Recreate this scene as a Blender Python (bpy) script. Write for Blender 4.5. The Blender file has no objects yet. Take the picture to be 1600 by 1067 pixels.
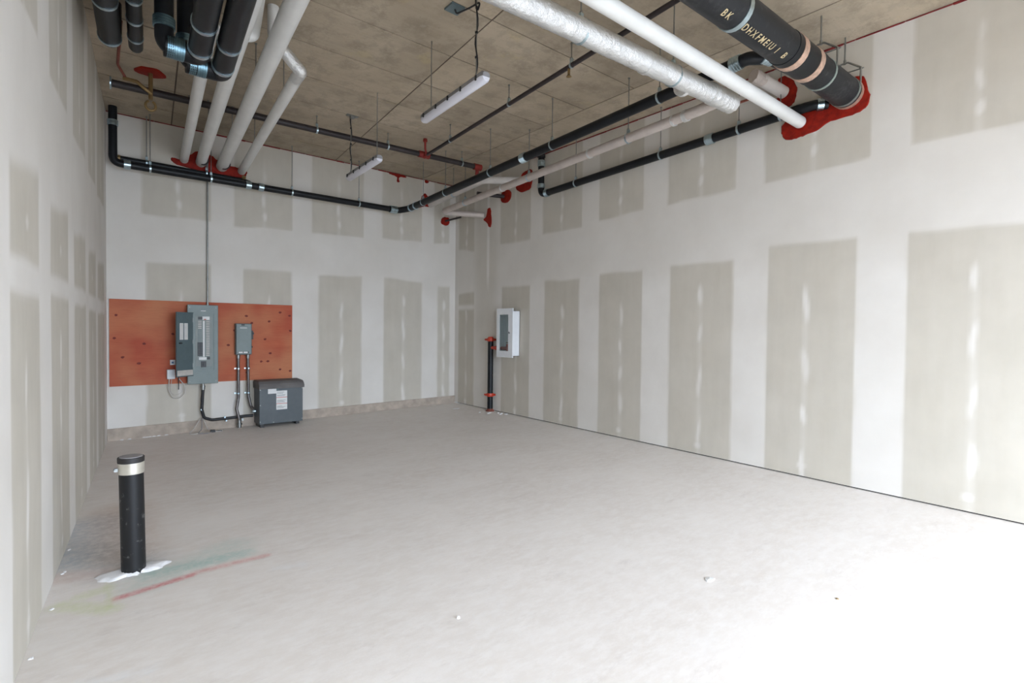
import bpy, math, random
import numpy as np
from mathutils import Vector, Matrix
random.seed(7)
rng = np.random.default_rng(7)
S = bpy.context.scene
COL = S.collection

# ------------------------------------------------------------------ camera
CAM = Vector((-6.036, -9.191, 1.546))
yaw, pit, rol = .6894, -.021, .0107
Fw = Vector((math.sin(yaw)*math.cos(pit), math.cos(yaw)*math.cos(pit), math.sin(pit)))
R0 = Vector((math.cos(yaw), -math.sin(yaw), 0)); U0 = R0.cross(Fw)
Rt = R0*math.cos(rol)+U0*math.sin(rol); Up = U0*math.cos(rol)-R0*math.sin(rol)
cd = bpy.data.cameras.new('camera'); cam = bpy.data.objects.new('camera', cd); COL.objects.link(cam)
cd.sensor_width = 36; cd.sensor_fit = 'HORIZONTAL'; cd.lens = 824/1600*36; cd.clip_start = .05
cam.matrix_world = Matrix(((Rt.x, Up.x, -Fw.x, CAM.x), (Rt.y, Up.y, -Fw.y, CAM.y), (Rt.z, Up.z, -Fw.z, CAM.z), (0, 0, 0, 1)))
S.camera = cam

WB, LA, H, YF, ZH = 5.724, -.088, 4.5, -12.5, 3.4       # back wall width, splay of the left wall, height, front opening and its head
# ------------------------------------------------------------------ light: an overcast sky through the open shop front behind the camera
W = bpy.data.worlds.new('world'); S.world = W; W.use_nodes = True
bg = W.node_tree.nodes['Background']
bg.inputs[1].default_value = 19.0
# overcast luminance: about three times brighter overhead than at the horizon
_tc = W.node_tree.nodes.new('ShaderNodeTexCoord'); _sp = W.node_tree.nodes.new('ShaderNodeSeparateXYZ'); _mr = W.node_tree.nodes.new('ShaderNodeMapRange'); _mx = W.node_tree.nodes.new('ShaderNodeMix'); _mx.data_type = 'RGBA'
W.node_tree.links.new(_tc.outputs['Generated'], _sp.inputs[0]); W.node_tree.links.new(_sp.outputs['Z'], _mr.inputs[0]); W.node_tree.links.new(_mr.outputs[0], _mx.inputs[0])
_mx.inputs[6].default_value = (.275, .325, .39, 1); _mx.inputs[7].default_value = (.79, .90, 1.04, 1); W.node_tree.links.new(_mx.outputs[2], bg.inputs[0])
pl = bpy.data.lights.new('front_opening_portal', 'AREA'); pl.shape = 'RECTANGLE'; pl.size = 6.6; pl.size_y = ZH; pl.cycles.is_portal = True
po = bpy.data.objects.new('front_opening_portal', pl); COL.objects.link(po); po.location = (-3.4, YF+.02, ZH/2); po.rotation_euler = (math.radians(90), 0, 0)
vs = S.view_settings; vs.view_transform = 'Standard'; vs.look = 'None'; vs.gamma = 1; vs.use_curve_mapping = False; vs.exposure = 0.52

# ------------------------------------------------------------------ room numbers
def xl(y): return -WB + LA*(-y)                # the left wall
def ud(xo, y): return xo + LA*(-y)             # x on a line parallel to the left wall
def fz(x, y):                                  # the floor slopes a little
    s = -y/9; t = (x+WB)/WB
    return (1-s)*((1-t)*-.055+t*.045)+s*(t*-.02)

# ------------------------------------------------------------------ materials
def nt(name):
    m = bpy.data.materials.new(name); m.use_nodes = True
    n = m.node_tree; return m, n, n.nodes['Principled BSDF']
def node(n, t, **k):
    x = n.nodes.new(t)
    for a, b in k.items(): setattr(x, a, b)
    return x
def noise(n, scale, detail=4, vec=None, rough=.55, stretch=None):
    x = node(n, 'ShaderNodeTexNoise'); x.inputs['Scale'].default_value = scale; x.inputs['Detail'].default_value = detail; x.inputs['Roughness'].default_value = rough
    g = node(n, 'ShaderNodeTexCoord')
    if stretch:
        mp = node(n, 'ShaderNodeMapping'); mp.inputs['Scale'].default_value = stretch
        n.links.new(g.outputs['Object'], mp.inputs[0]); n.links.new(mp.outputs[0], x.inputs[0])
    else: n.links.new(g.outputs['Object'], x.inputs[0])
    return x.outputs['Fac']
def ramp(n, fac, stops):
    r = node(n, 'ShaderNodeValToRGB'); e = r.color_ramp.elements
    while len(e) < len(stops): e.new(.5)
    for i, (p, c) in enumerate(stops): e[i].position = p; e[i].color = (c, c, c, 1) if isinstance(c, (int, float)) else (*c, 1)
    n.links.new(fac, r.inputs[0]); return r.outputs[0]
def mix(n, fac, a, b, mode='MIX'):
    x = node(n, 'ShaderNodeMix', data_type='RGBA', blend_type=mode)
    for sock, v in ((x.inputs[0], fac), (x.inputs[6], a), (x.inputs[7], b)):
        if isinstance(v, (int, float)): sock.default_value = v
        elif isinstance(v, tuple): sock.default_value = (*v, 1)
        else: n.links.new(v, sock)
    return x.outputs[2]
def bump(n, b, h, strength=.3, dist=.01):
    x = node(n, 'ShaderNodeBump'); x.inputs['Strength'].default_value = strength; x.inputs['Distance'].default_value = dist
    n.links.new(h, x.inputs['Height']); n.links.new(x.outputs[0], b.inputs['Normal'])
def simple(name, col, rough=.5, metal=0, var=.12, scale=12, bmp=0, bscale=60):
    m, n, b = nt(name)
    f = ramp(n, noise(n, scale), [(.3, 0), (.7, 1)])
    c = mix(n, f, tuple(min(1, x*(1-var)) for x in col), tuple(min(1, x*(1+var)) for x in col))
    n.links.new(c, b.inputs['Base Color']); b.inputs['Roughness'].default_value = rough; b.inputs['Metallic'].default_value = metal
    if bmp: bump(n, b, noise(n, bscale), bmp, .004)
    return m

# drywall: bare paper and joint compound, driven by the 'coat' attribute of each wall
m, n, b = nt('drywall'); M_dry = m
at = node(n, 'ShaderNodeAttribute', attribute_name='coat')
paper = mix(n, ramp(n, noise(n, 3, 3), [(.3, 0), (.7, 1)]), (.53, .485, .41), (.58, .53, .45))
paper = mix(n, ramp(n, noise(n, 9, 3, stretch=(1, 1, .15)), [(.35, 0), (.75, .25)]), paper, (.65, .61, .54))
comp = mix(n, ramp(n, noise(n, 1.6, 5), [(.3, 0), (.7, 1)]), (.74, .697, .648), (.82, .782, .738))
n.links.new(mix(n, at.outputs['Fac'], paper, comp), b.inputs['Base Color'])
b.inputs['Roughness'].default_value = .85; b.inputs['Specular IOR Level'].default_value = .25
bump(n, b, noise(n, 14, 5), .12, .006)

# concrete floor with dust and marking paint
m, n, b = nt('floor_concrete'); M_floor = m
a1 = mix(n, ramp(n, noise(n, .9, 5, rough=.65, stretch=(1, 1.7, 1)), [(.3, 0), (.7, 1)]), (.76, .69, .63), (.86, .80, .75))
a2 = mix(n, ramp(n, noise(n, 7, 8, rough=.75, stretch=(1, 2.2, 1)), [(.42, 0), (.62, .65)]), a1, (.88, .83, .79))
a3 = mix(n, ramp(n, noise(n, 2.3, 9, rough=.8, stretch=(1, 2.6, 1)), [(.56, 0), (.72, .55)]), a2, (.64, .57, .52))
a4 = mix(n, ramp(n, noise(n, 55, 3), [(.66, 0), (.76, .5)]), a3, (.8, .78, .76))
st = node(n, 'ShaderNodeAttribute', attribute_name='stain')
brk = ramp(n, noise(n, 22, 5, rough=.7), [(.3, .35), (.6, 1)])
fm = node(n, 'ShaderNodeMath', operation='MULTIPLY'); n.links.new(st.outputs['Alpha'], fm.inputs[0]); n.links.new(brk, fm.inputs[1])
n.links.new(mix(n, fm.outputs[0], a4, st.outputs['Color']), b.inputs['Base Color'])
b.inputs['Roughness'].default_value = .55; b.inputs['Specular IOR Level'].default_value = .5
bump(n, b, noise(n, 18, 8, rough=.7), .25, .006)

# ceiling concrete with the print of the formwork plies
m, n, b = nt('formed_concrete'); M_ceil = m
oi = node(n, 'ShaderNodeObjectInfo')
g1 = mix(n, ramp(n, noise(n, 1.1, 6, rough=.6), [(.3, 0), (.7, 1)]), (.395, .32, .23), (.535, .445, .335))
g2 = mix(n, ramp(n, noise(n, 3.0, 6, stretch=(.5, 7, 1)), [(.35, 0), (.75, .25)]), g1, (.31, .255, .19))
g3 = mix(n, ramp(n, noise(n, 2.6, 3), [(.62, 0), (.72, .35)]), g2, (.52, .42, .22))
g3 = mix(n, ramp(n, noise(n, 4.5, 8, rough=.75), [(.47, 0), (.62, .7)]), g3, (.29, .235, .17))
g3 = mix(n, ramp(n, noise(n, 9, 6, rough=.7), [(.58, 0), (.7, .3)]), g3, (.62, .54, .44))
g3 = mix(n, ramp(n, noise(n, 26, 2), [(.70, 0), (.76, .6)]), g3, (.2, .16, .12))
tint = node(n, 'ShaderNodeMapRange'); tint.inputs[3].default_value = .88; tint.inputs[4].default_value = 1.1
n.links.new(oi.outputs['Random'], tint.inputs[0])
hs = node(n, 'ShaderNodeHueSaturation'); n.links.new(g3, hs.inputs['Color']); n.links.new(tint.outputs[0], hs.inputs['Value'])
n.links.new(hs.outputs[0], b.inputs['Base Color']); b.inputs['Roughness'].default_value = .8
bump(n, b, noise(n, 5, 6, stretch=(1, 6, 1)), .2, .006)

M_kerb = simple('rough_concrete', (.46, .385, .32), .9, var=.18, scale=7, bmp=.5, bscale=40)
M_joint = simple('joint_concrete', (.12, .09, .07), .9)
M_dark = simple('dark_gap', (.045, .035, .035), .9)
M_black = simple('black_cast_iron', (.008, .009, .011), .42, var=.35, scale=6, bmp=.08)
M_black.node_tree.nodes['Principled BSDF'].inputs['Specular IOR Level'].default_value = .3
# the big stack is dustier
m, n, b = nt('dusty_black_pipe'); M_bigblack = m
f = ramp(n, noise(n, 5, 7, rough=.7), [(.5, 0), (.72, .55)])
f2 = ramp(n, noise(n, 28, 4), [(.45, 0), (.7, 1)])
mm = node(n, 'ShaderNodeMath', operation='MULTIPLY'); n.links.new(f, mm.inputs[0]); n.links.new(f2, mm.inputs[1])
n.links.new(mix(n, mm.outputs[0], (.013, .014, .016), (.13, .125, .125)), b.inputs['Base Color']); b.inputs['Roughness'].default_value = .5; b.inputs['Specular IOR Level'].default_value = .3
m, n, b = nt('scuffed_black'); M_scuff = m
f = ramp(n, noise(n, 16, 5, rough=.7), [(.60, 0), (.68, .5)])
n.links.new(mix(n, f, (.009, .009, .010), (.22, .21, .20)), b.inputs['Base Color']); b.inputs['Roughness'].default_value = .45; b.inputs['Specular IOR Level'].default_value = .35
M_sprk = simple('sprinkler_steel', (.028, .020, .021), .55, var=.3, scale=9)
M_steel = simple('clamp_steel', (.50, .62, .68), .28, 1, var=.1, scale=30)
M_teal = simple('blue_zinc_clamp', (.20, .33, .40), .3, 1, var=.15, scale=30)
M_zinc = simple('zinc_rod', (.32, .33, .32), .45, 1)
M_strap = simple('green_grey_strap', (.42, .50, .47), .4, .8)
M_bronze = simple('bronze_band', (.62, .42, .32), .45, .5, var=.2, scale=30)
M_brass = simple('brass_fitting', (.30, .20, .09), .45, .7)
M_white = simple('white_jacket', (.73, .72, .69), .45, var=.05, scale=4)
M_pale = simple('pale_jacket', (.66, .61, .57), .5, var=.08, scale=4)
def foil(name, col, rough, st):
    m, n, b = nt(name)
    w = noise(n, 20, 6, rough=.7)
    n.links.new(mix(n, ramp(n, noise(n, 7, 4), [(.3, 0), (.7, 1)]), tuple(x*.85 for x in col), col), b.inputs['Base Color'])
    b.inputs['Metallic'].default_value = .85; b.inputs['Roughness'].default_value = rough
    bump(n, b, w, st, .02); return m
M_foil = foil('bright_foil', (.90, .90, .89), .34, .9)
M_foil2 = foil('dull_foil_wrap', (.66, .58, .53), .6, .5)  # matte wrap; the dimmer light on the branch is also put into this tone
M_foil2.node_tree.nodes['Principled BSDF'].inputs['Metallic'].default_value = .35
m, n, b = nt('red_firestop'); M_red = m
n.links.new(mix(n, ramp(n, noise(n, 18, 6), [(.35, 0), (.7, 1)]), (.21, .008, .003), (.35, .016, .005)), b.inputs['Base Color'])
b.inputs['Roughness'].default_value = .6; b.inputs['Specular IOR Level'].default_value = .25; bump(n, b, noise(n, 35, 5), .6, .01)
M_bead = simple('dark_red_bead', (.20, .012, .012), .6, var=.4, scale=8)
M_rcoup = simple('red_painted_coupling', (.52, .045, .018), .4)
M_tee = simple('oxide_red_fitting', (.26, .022, .016), .55)
M_rust = simple('rust_flange', (.22, .06, .04), .7, var=.3)
# plywood painted with red-orange fire-retardant stain
m, n, b = nt('stained_plywood'); M_ply = m
w1 = noise(n, 1.5, 6, stretch=(.9, 1, 3)); w2 = noise(n, 1.3, 2)
c = mix(n, ramp(n, w1, [(.3, 0), (.7, 1)]), (.40, .060, .028), (.52, .125, .052))
c = mix(n, ramp(n, w2, [(.38, 0), (.62, .8)]), c, (.56, .22, .10))
c = mix(n, ramp(n, noise(n, 30, 3, stretch=(.3, 1, 8)), [(.5, 0), (.8, .35)]), c, (.27, .035, .02))
n.links.new(c, b.inputs['Base Color']); b.inputs['Roughness'].default_value = .7
M_knot = simple('plywood_knot', (.17, .022, .014), .7, var=.3, scale=60)
M_panel = simple('grey_enamel', (.165, .205, .195), .42, var=.05)
M_panel2 = simple('blue_grey_enamel', (.10, .14, .15), .4, var=.06)
M_panel3 = simple('dark_grey_enamel', (.075, .09, .098), .42, var=.08)
M_dusty = simple('dusty_grey_enamel', (.145, .135, .13), .8, var=.2, scale=5)
M_beige = simple('label_beige', (.56, .52, .48), .6)
M_label = simple('label_white', (.78, .77, .75), .55, var=.03)
M_lred = simple('label_red', (.55, .08, .05), .5)
M_blk = simple('black_plastic', (.015, .015, .017), .45)
M_wpl = simple('white_plastic', (.75, .76, .78), .4, var=.03)
M_armor = simple('armoured_sheath', (.16, .145, .14), .4, .7, var=.2, scale=40)
M_grey = simple('cap_grey', (.30, .28, .28), .7, var=.15)
M_cap = simple('rubber_black', (.02, .017, .017), .6)
M_silverb = simple('ribbed_band', (.62, .58, .50), .35, .6)
M_plaster = simple('plaster_white', (.82, .80, .80), .85, bmp=.6)
M_diff = simple('lamp_diffuser', (.70, .69, .74), .35, var=.02)
M_lamp = simple('lamp_housing', (.25, .245, .25), .5)
M_cabw = simple('white_enamel', (.82, .83, .85), .35, var=.02)
M_yel = simple('yellow_stencil', (.50, .40, .23), .7, var=.25, scale=40)
m, n, b = nt('cabinet_glass'); M_glass = m
b.inputs['Base Color'].default_value = (.8, .9, .9, 1); b.inputs['Transmission Weight'].default_value = 1; b.inputs['Roughness'].default_value = .03; b.inputs['IOR'].default_value = 1.45

# ------------------------------------------------------------------ mesh builder
def unit(v): return Vector(v).normalized()
def frame(d):
    d = unit(d); a = Vector((0, 0, 1)) if abs(d.z) < .9 else Vector((1, 0, 0))
    x = d.cross(a).normalized(); return x, d.cross(x).normalized()
class MB:
    def __init__(s): s.v = []; s.f = []; s.m = []; s.s = []
    def face(s, idx, m=0, sm=False): s.f.append(tuple(idx)); s.m.append(m); s.s.append(sm)
    def box(s, lo, hi, m=0, bev=0):
        x0, y0, z0 = lo; x1, y1, z1 = hi
        if not bev:
            o = len(s.v); s.v += [(x, y, z) for z in (z0, z1) for y in (y0, y1) for x in (x0, x1)]
            for q in ((0, 2, 3, 1), (4, 5, 7, 6), (0, 1, 5, 4), (2, 6, 7, 3), (0, 4, 6, 2), (1, 3, 7, 5)): s.face([o+i for i in q], m)
            return
        # chamfered box: stacked rings in z
        e = bev; o = len(s.v)
        for z, k in ((z0, e), (z0+e, 0), (z1-e, 0), (z1, e)):
            for (x, y) in ((x0+e+k*.0, y0+k), (x1-e, y0+k), (x1-k, y0+e), (x1-k, y1-e), (x1-e, y1-k), (x0+e, y1-k), (x0+k, y1-e), (x0+k, y0+e)): s.v.append((x, y, z))
        for r in range(3):
            for i in range(8): j = (i+1) % 8; s.face((o+r*8+i, o+r*8+j, o+r*8+8+j, o+r*8+8+i), m)
        s.face([o+i for i in range(7, -1, -1)], m); s.face([o+24+i for i in range(8)], m)
    def quad(s, pts, m=0): o = len(s.v); s.v += [tuple(p) for p in pts]; s.face(range(o, o+len(pts)), m)
    def lathe(s, p0, d, prof, n=20, m=0, caps=True):      # prof: (distance along d, radius)
        p0 = Vector(p0); d = unit(d); x, y = frame(d); o = len(s.v)
        for t, r in prof:
            for i in range(n):
                a = 2*math.pi*i/n; s.v.append(tuple(p0+d*t+(x*math.cos(a)+y*math.sin(a))*r))
        for k in range(len(prof)-1):
            for i in range(n):
                j = (i+1) % n; s.face((o+k*n+i, o+k*n+j, o+(k+1)*n+j, o+(k+1)*n+i), m, True)
        if caps:
            s.face([o+i for i in range(n-1, -1, -1)], m); s.face([o+(len(prof)-1)*n+i for i in range(n)], m)
    def cyl(s, p0, p1, r, n=20, m=0, r2=None):
        p0 = Vector(p0); p1 = Vector(p1); s.lathe(p0, p1-p0, [(0, r), ((p1-p0).length, r2 or r)], n, m)
    def sweep(s, pts, r, n=16, m=0, bend=.12, step=None, wob=0, caps=True):
        P = [Vector(p) for p in pts]; path = [P[0]]
        for i in range(1, len(P)-1):
            a = (P[i-1]-P[i]); c = (P[i+1]-P[i]); la, lc = a.length, c.length; a.normalize(); c.normalize()
            ang = a.angle(c)
            if ang > 3.05: path.append(P[i]); continue
            t = min(bend/math.tan(ang/2), la*.49, lc*.49)
            q0 = P[i]+a*t; q1 = P[i]+c*t
            for k in range(9):
                u = k/8; path.append(q0*(1-u)**2+P[i]*2*u*(1-u)+q1*u*u)
        path.append(P[-1])
        if step:
            q = [path[0]]
            for a, c in zip(path, path[1:]):
                L = (c-a).length; k = max(1, int(L/step))
                for j in range(1, k+1): q.append(a.lerp(c, j/k))
            path = q
        o = len(s.v); d0 = (path[1]-path[0]).normalized(); x, y = frame(d0)
        for k, p in enumerate(path):
            d = (path[min(k+1, len(path)-1)]-path[max(k-1, 0)]).normalized()
            q = d0.rotation_difference(d); x = q @ x; y = q @ y; d0 = d
            x = (x-d*x.dot(d)).normalized(); y = d.cross(x)
            for i in range(n):
                a = 2*math.pi*i/n; rr = r*(1+(random.uniform(-wob, wob) if wob else 0)); s.v.append(tuple(p+(x*math.cos(a)+y*math.sin(a))*rr))
        for k in range(len(path)-1):
            for i in range(n):
                j = (i+1) % n; s.face((o+k*n+i, o+k*n+j, o+(k+1)*n+j, o+(k+1)*n+i), m, True)
        if caps:
            s.face([o+i for i in range(n-1, -1, -1)], m); s.face([o+(len(path)-1)*n+i for i in range(n)], m)
    def prism(s, poly, ext, m=0, inset=0):                   # poly: 3-D outline, ext: offset vector; inset softens the front
        P = [Vector(p) for p in poly]; k = len(P); c = sum(P, Vector())/k; e = Vector(ext); o = len(s.v)
        s.v += [tuple(p) for p in P]+[tuple(p+e*.6) for p in P]+[tuple(p+(c-p).normalized()*inset+e) for p in P]
        for r in range(2):
            for i in range(k): j = (i+1) % k; s.face((o+r*k+i, o+r*k+j, o+(r+1)*k+j, o+(r+1)*k+i), m, True)
        s.face([o+i for i in range(k-1, -1, -1)], m); s.face([o+2*k+i for i in range(k)], m)
    def build(s, name, mats, parent=None, **props):
        if not isinstance(mats, (list, tuple)): mats = [mats]
        off = Vector(parent['_o']) if parent is not None and '_o' in parent else Vector()
        me = bpy.data.meshes.new(name); me.from_pydata([tuple(Vector(v)-off) for v in s.v], [], s.f); me.update()
        for q in mats: me.materials.append(q)
        me.polygons.foreach_set('material_index', s.m); me.polygons.foreach_set('use_smooth', s.s)
        o = bpy.data.objects.new(name, me); COL.objects.link(o)
        if parent is not None: o.parent = parent; o['_o'] = tuple(off)
        for k, v in props.items(): o[k] = v
        import bmesh
        bm = bmesh.new(); bm.from_mesh(me); bmesh.ops.recalc_face_normals(bm, faces=bm.faces)
        for e in bm.edges:
            if len(e.link_faces) == 2 and e.calc_face_angle(0) > .9: e.smooth = False
        bm.to_mesh(me); bm.free()
        return o
def thing(name, loc, label, cat, group=None):
    o = bpy.data.objects.new(name, None); COL.objects.link(o); o.location = loc; o['_o'] = tuple(loc); o.empty_display_size = .1
    o['label'] = label; o['category'] = cat
    if group: o['group'] = group
    return o
def one(name, fn, mats, label, cat, group=None):            # a thing that is one mesh
    b = MB(); fn(b); o = b.build(name, mats); o['label'] = label; o['category'] = cat
    if group: o['group'] = group
    return o
def part(name, mats, parent, fn, label=None):
    b = MB(); fn(b); o = b.build(name, mats, parent)
    if label: o['label'] = label
    return o

# ------------------------------------------------------------------ structure
def ellip(a, z, a0, z0, ra, rz): return np.clip(1.6-1.6*(((a-a0)/ra)**2+((z-z0)/rz)**2)**.5, 0, 1)
def sm(x): x = np.clip(x, 0, 1); return x*x*(3-2*x)
def lown(a, z, seed, f):
    r = np.random.default_rng(seed); out = 0
    for k in range(5):
        ph = r.uniform(0, 6.28, 4); fr = f*r.uniform(.6, 1.7, 2)
        out = out+np.sin(a*fr[0]*6.28+ph[0]+np.sin(z*fr[1]*3+ph[2])*1.3)*np.cos(z*fr[1]*6.28+ph[1])
    return out/5
def coat_field(A, Z, lower, upper, extra=(), zbot=0, seed=1):
    coat = .86+.10*lown(A, Z, seed, .5)-.16*sm((Z-2.1)/.5)      # upper wall toned down: light falloff with height put into the coat
    r = np.random.default_rng(seed)
    def patch(a0, a1, zlo0, zlo1, zhi0, zhi1, dots, es=.03):
        nonlocal coat
        w = .012*lown(A, Z, seed+int(a0*50) % 97, 1.1); t = (A-a0)/(a1-a0)
        zl = zlo0+(zlo1-zlo0)*t; zh = zhi0+(zhi1-zhi0)*t
        msk = sm((A-a0+w)/es+.5)*sm((a1-A+w)/es+.5)*sm((zh-Z+2*w)/(es*2)+.5)*sm((Z-zl+2*w)/(es*1.3)+.5)
        depth = .06+.06*lown(A, Z, seed+5, .8)
        c = depth+0*A; am = (a0+a1)/2+r.uniform(-.03, .03)
        for (z0, hh, rw, k) in dots: c = np.maximum(c, k*ellip(A, Z, am+.012*np.sin(Z*9+z0), z0, rw, hh))
        c = np.maximum(c, .3*sm(1-np.abs(A-am)/.06)*sm((zh-.3-Z)/.3))
        coat = coat*(1-msk)+c*msk
    for (a0, a1, z0, z1) in lower:
        d = []; z = (z0 if z0 < 2 else z0-.1)-r.uniform(.1, .3)
        while z > zbot+.15:
            h = r.uniform(.14, .34)
            if z-h < zbot: break
            d.append((z-h/1, h*.95, r.uniform(.032, .055), r.uniform(.75, 1))); z -= 2*h+r.uniform(.0, .10)
        d.append((zbot+.12, .06, .06, .8))
        patch(a0, a1, zbot-.2, zbot-.2, z0, z1, d)
    for (a0, a1, z0, z1) in upper:
        d = [(z0+.2, .11, .045, .8), (z0+.45, .16, .04, .75), (z0+.85, .14, .035, .5)]
        patch(a0, a1, z0, z1, H+.2, H+.2, d)
    for e in extra: patch(*e)
    return np.clip(coat, 0, 1)
def grid_wall(name, P0, dirv, L, zb, zt, nrm, field, step=.025):
    """P0 start, dirv unit along, L length, wall front surface; a carcass behind it"""
    nu = int(L/step)+1; nz = int(4.55/step)+1
    u = np.linspace(0, L, nu); w = np.linspace(0, 1, nz)
    U, Wg = np.meshgrid(u, w, indexing='ij')
    zb_ = zb(u)[:, None]; Zg = zb_+(zt-zb_)*Wg
    X = P0[0]+dirv[0]*U; Y = P0[1]+dirv[1]*U
    rel = .0025*lown(U, Zg, 3, .4)*np.clip(U/.2, 0, 1)*np.clip((L-U)/.2, 0, 1)
    V = np.stack([X+nrm[0]*rel, Y+nrm[1]*rel, Zg], -1).reshape(-1, 3)
    i = np.arange(nu*nz).reshape(nu, nz)
    Fq = np.stack([i[:-1, :-1], i[1:, :-1], i[1:, 1:], i[:-1, 1:]], -1).reshape(-1, 4)
    if dirv[0]*nrm[1]-dirv[1]*nrm[0] > 0: Fq = Fq[:, ::-1]
    base = len(V); e0 = np.array(P0+(0,)); dd = np.array(tuple(dirv)+(0,)); nn = np.array(tuple(nrm)+(0,))
    bx = []
    for off in (-.02, -.16):
        for uu in (0, L):
            for zz in (-.12, H+.1): bx.append(e0+dd*uu+nn*off+np.array([0, 0, zz]))
    V = np.vstack([V, np.array(bx)])
    q = [(0, 1, 3, 2), (4, 6, 7, 5), (0, 4, 5, 1), (2, 3, 7, 6), (0, 2, 6, 4), (1, 5, 7, 3)]
    F = [tuple(map(int, f)) for f in Fq]+[tuple(base+k for k in f) for f in q]
    me = bpy.data.meshes.new(name); me.from_pydata(V.tolist(), [], F); me.materials.append(M_dry); me.materials.append(M_dark)
    mi = np.zeros(len(F), int); mi[-6:] = 1; me.polygons.foreach_set('material_index', mi.tolist())
    me.polygons.foreach_set('use_smooth', [True]*(len(F)-6)+[False]*6)
    c = np.append(field(U, X, Y, Zg).reshape(-1), np.ones(8))
    at = me.attributes.new('coat', 'FLOAT', 'POINT'); at.data.foreach_set('value', c.astype(np.float32))
    me.update(); o = bpy.data.objects.new(name, me); COL.objects.link(o); o['kind'] = 'structure'; return o

def rows(lst): return lst
RL = [(-.68, -.14, 2.30, 2.27), (-2.34, -1.56, 2.32, 2.34), (-3.50, -2.71, 2.36, 2.37), (-4.69, -3.91, 2.40, 2.40), (-6.00, -5.13, 2.41, 2.42), (-7.29, -6.41, 2.51, 2.53), (-8.68, -7.71, 2.47, 2.51), (-9.85, -8.98, 2.5, 2.5)]
RU = [(-.67, -.13, 3.09, 3.19), (-2.34, -1.50, 3.11, 3.13), (-3.54, -2.65, 3.16, 3.16), (-4.69, -3.89, 3.23, 3.20), (-6.01, -5.08, 3.25, 3.23), (-7.39, -6.35, 3.29, 3.24), (-8.68, -7.72, 3.32, 3.32), (-9.9, -9.0, 3.3, 3.3)]
def f_right(U, X, Y, Z):
    c = coat_field(Y, Z, RL, RU, zbot=.0, seed=11)
    c = np.maximum(c, .9*sm(1-np.abs(Z-2.0)/.09)*sm((Y+.75)/.05))                       # butt joint by the corner
    st_ = sm(1.6-np.abs(Y+1.13)/.036)*sm((Z-1.9)/.8)                                     # bright narrow strip of compound
    return np.clip(np.maximum(c*(1-.5*sm(1.6-np.abs(Y+1.05)/.3)*sm((Z-.3)/1.5)), st_*1.0), 0, 1)
def zfloor_right(u): return np.array([fz(0, -t)+.012 for t in u])
grid_wall('wall_right', (0, 0), (0, -1), -YF, zfloor_right, H, (-1, 0), f_right)
BL = [(-5.27, -4.45, 2.47, 2.50), (-4.00, -3.26, 2.48, 2.48), (-2.81, -2.03, 2.46, 2.50), (-1.59, -.78, 2.52, 2.46), (-.42, -.13, 2.42, 2.43)]
BU = [(-5.32, -4.45, 3.15, 3.16), (-4.13, -3.25, 3.14, 3.18), (-2.93, -2.00, 3.18, 3.21), (-1.63, -.79, 3.24, 3.27), (-.51, -.15, 3.28, 3.30)]
grid_wall('wall_back', (-WB-.02, 0), (1, 0), WB+.02, lambda u: .02+.14*u/WB, H, (0, -1), lambda U, X, Y, Z: coat_field(X, Z, BL, BU, zbot=.1, seed=23))
LL = [(-9.9, -8.95, 1.7, 1.7), (-8.6, -7.75, 1.7, 1.7), (-7.35, -6.5, 1.7, 1.7), (-6.07, -5.34, 1.69, 1.70), (-4.93, -4.11, 1.73, 1.74), (-3.75, -2.84, 1.71, 1.73), (-2.53, -1.72, 1.70, 1.71), (-1.46, -.43, 1.69, 1.71)]
LU = [(a, c, 3.05, 3.1) for a, c, _, _ in LL]
LX = [(a, c, 1.86, 1.86, 2.27, 2.36, [(2.05, .05, .05, .6)], .05) for a, c, _, _ in LL]
Ld = unit((LA, -1, 0)); Ln = (Ld.y*-1*-1, 0)
LL_len = -YF/abs(Ld.y)
nrmL = (-Ld.y, Ld.x)                       # points into the room (+x)
grid_wall('wall_left', (-WB, 0), (Ld.x, Ld.y), LL_len, lambda u: np.array([fz(xl(-t), -t)+.0 for t in u]), H, nrmL, lambda U, X, Y, Z: coat_field(Y, Z, LL, LU, LX, zbot=-.03, seed=37))
# front wall: piers of the open shop front, and an added unseen lintel that darkens the ceiling
b = MB(); fx0 = xl(YF)
b.box((fx0-.2, YF-.25, -.1), (fx0+.12, YF, H+.1)); b.box((-.12, YF-.25, -.1), (.2, YF, H+.1)); b.box((fx0+.12, YF-.25, ZH), (-.12, YF, H+.1))
o = b.build('wall_front', M_kerb); o['kind'] = 'structure'

# floor: fine grid so that the marking paint has somewhere to sit
x0, x1, y0, y1 = -7.2, .1, YF-.1, .1
nx, ny = int((x1-x0)/.03), int((y1-y0)/.03)
gx, gy = np.meshgrid(np.linspace(x0, x1, nx), np.linspace(y0, y1, ny), indexing='ij')
s_ = -gy/9; t_ = (gx+WB)/WB; gz = (1-s_)*((1-t_)*-.055+t_*.045)+s_*(t_*-.02)
i = np.arange(nx*ny).reshape(nx, ny)
Fq = np.stack([i[:-1, :-1], i[1:, :-1], i[1:, 1:], i[:-1, 1:]], -1).reshape(-1, 4)
V = np.stack([gx, gy, gz], -1).reshape(-1, 3); nb = len(V)
V = np.vstack([V, [(x, y, z) for z in (-.3, -.12) for y in (y0, y1) for x in (x0, x1)]])
F = Fq.tolist()+[[nb+k for k in q] for q in ((0, 2, 3, 1), (4, 5, 7, 6), (0, 1, 5, 4), (2, 6, 7, 3), (0, 4, 6, 2), (1, 3, 7, 5))]
me = bpy.data.meshes.new('floor'); me.from_pydata(V.tolist(), [], F); me.materials.append(M_floor)
me.polygons.foreach_set('use_smooth', [True]*len(F))
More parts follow.
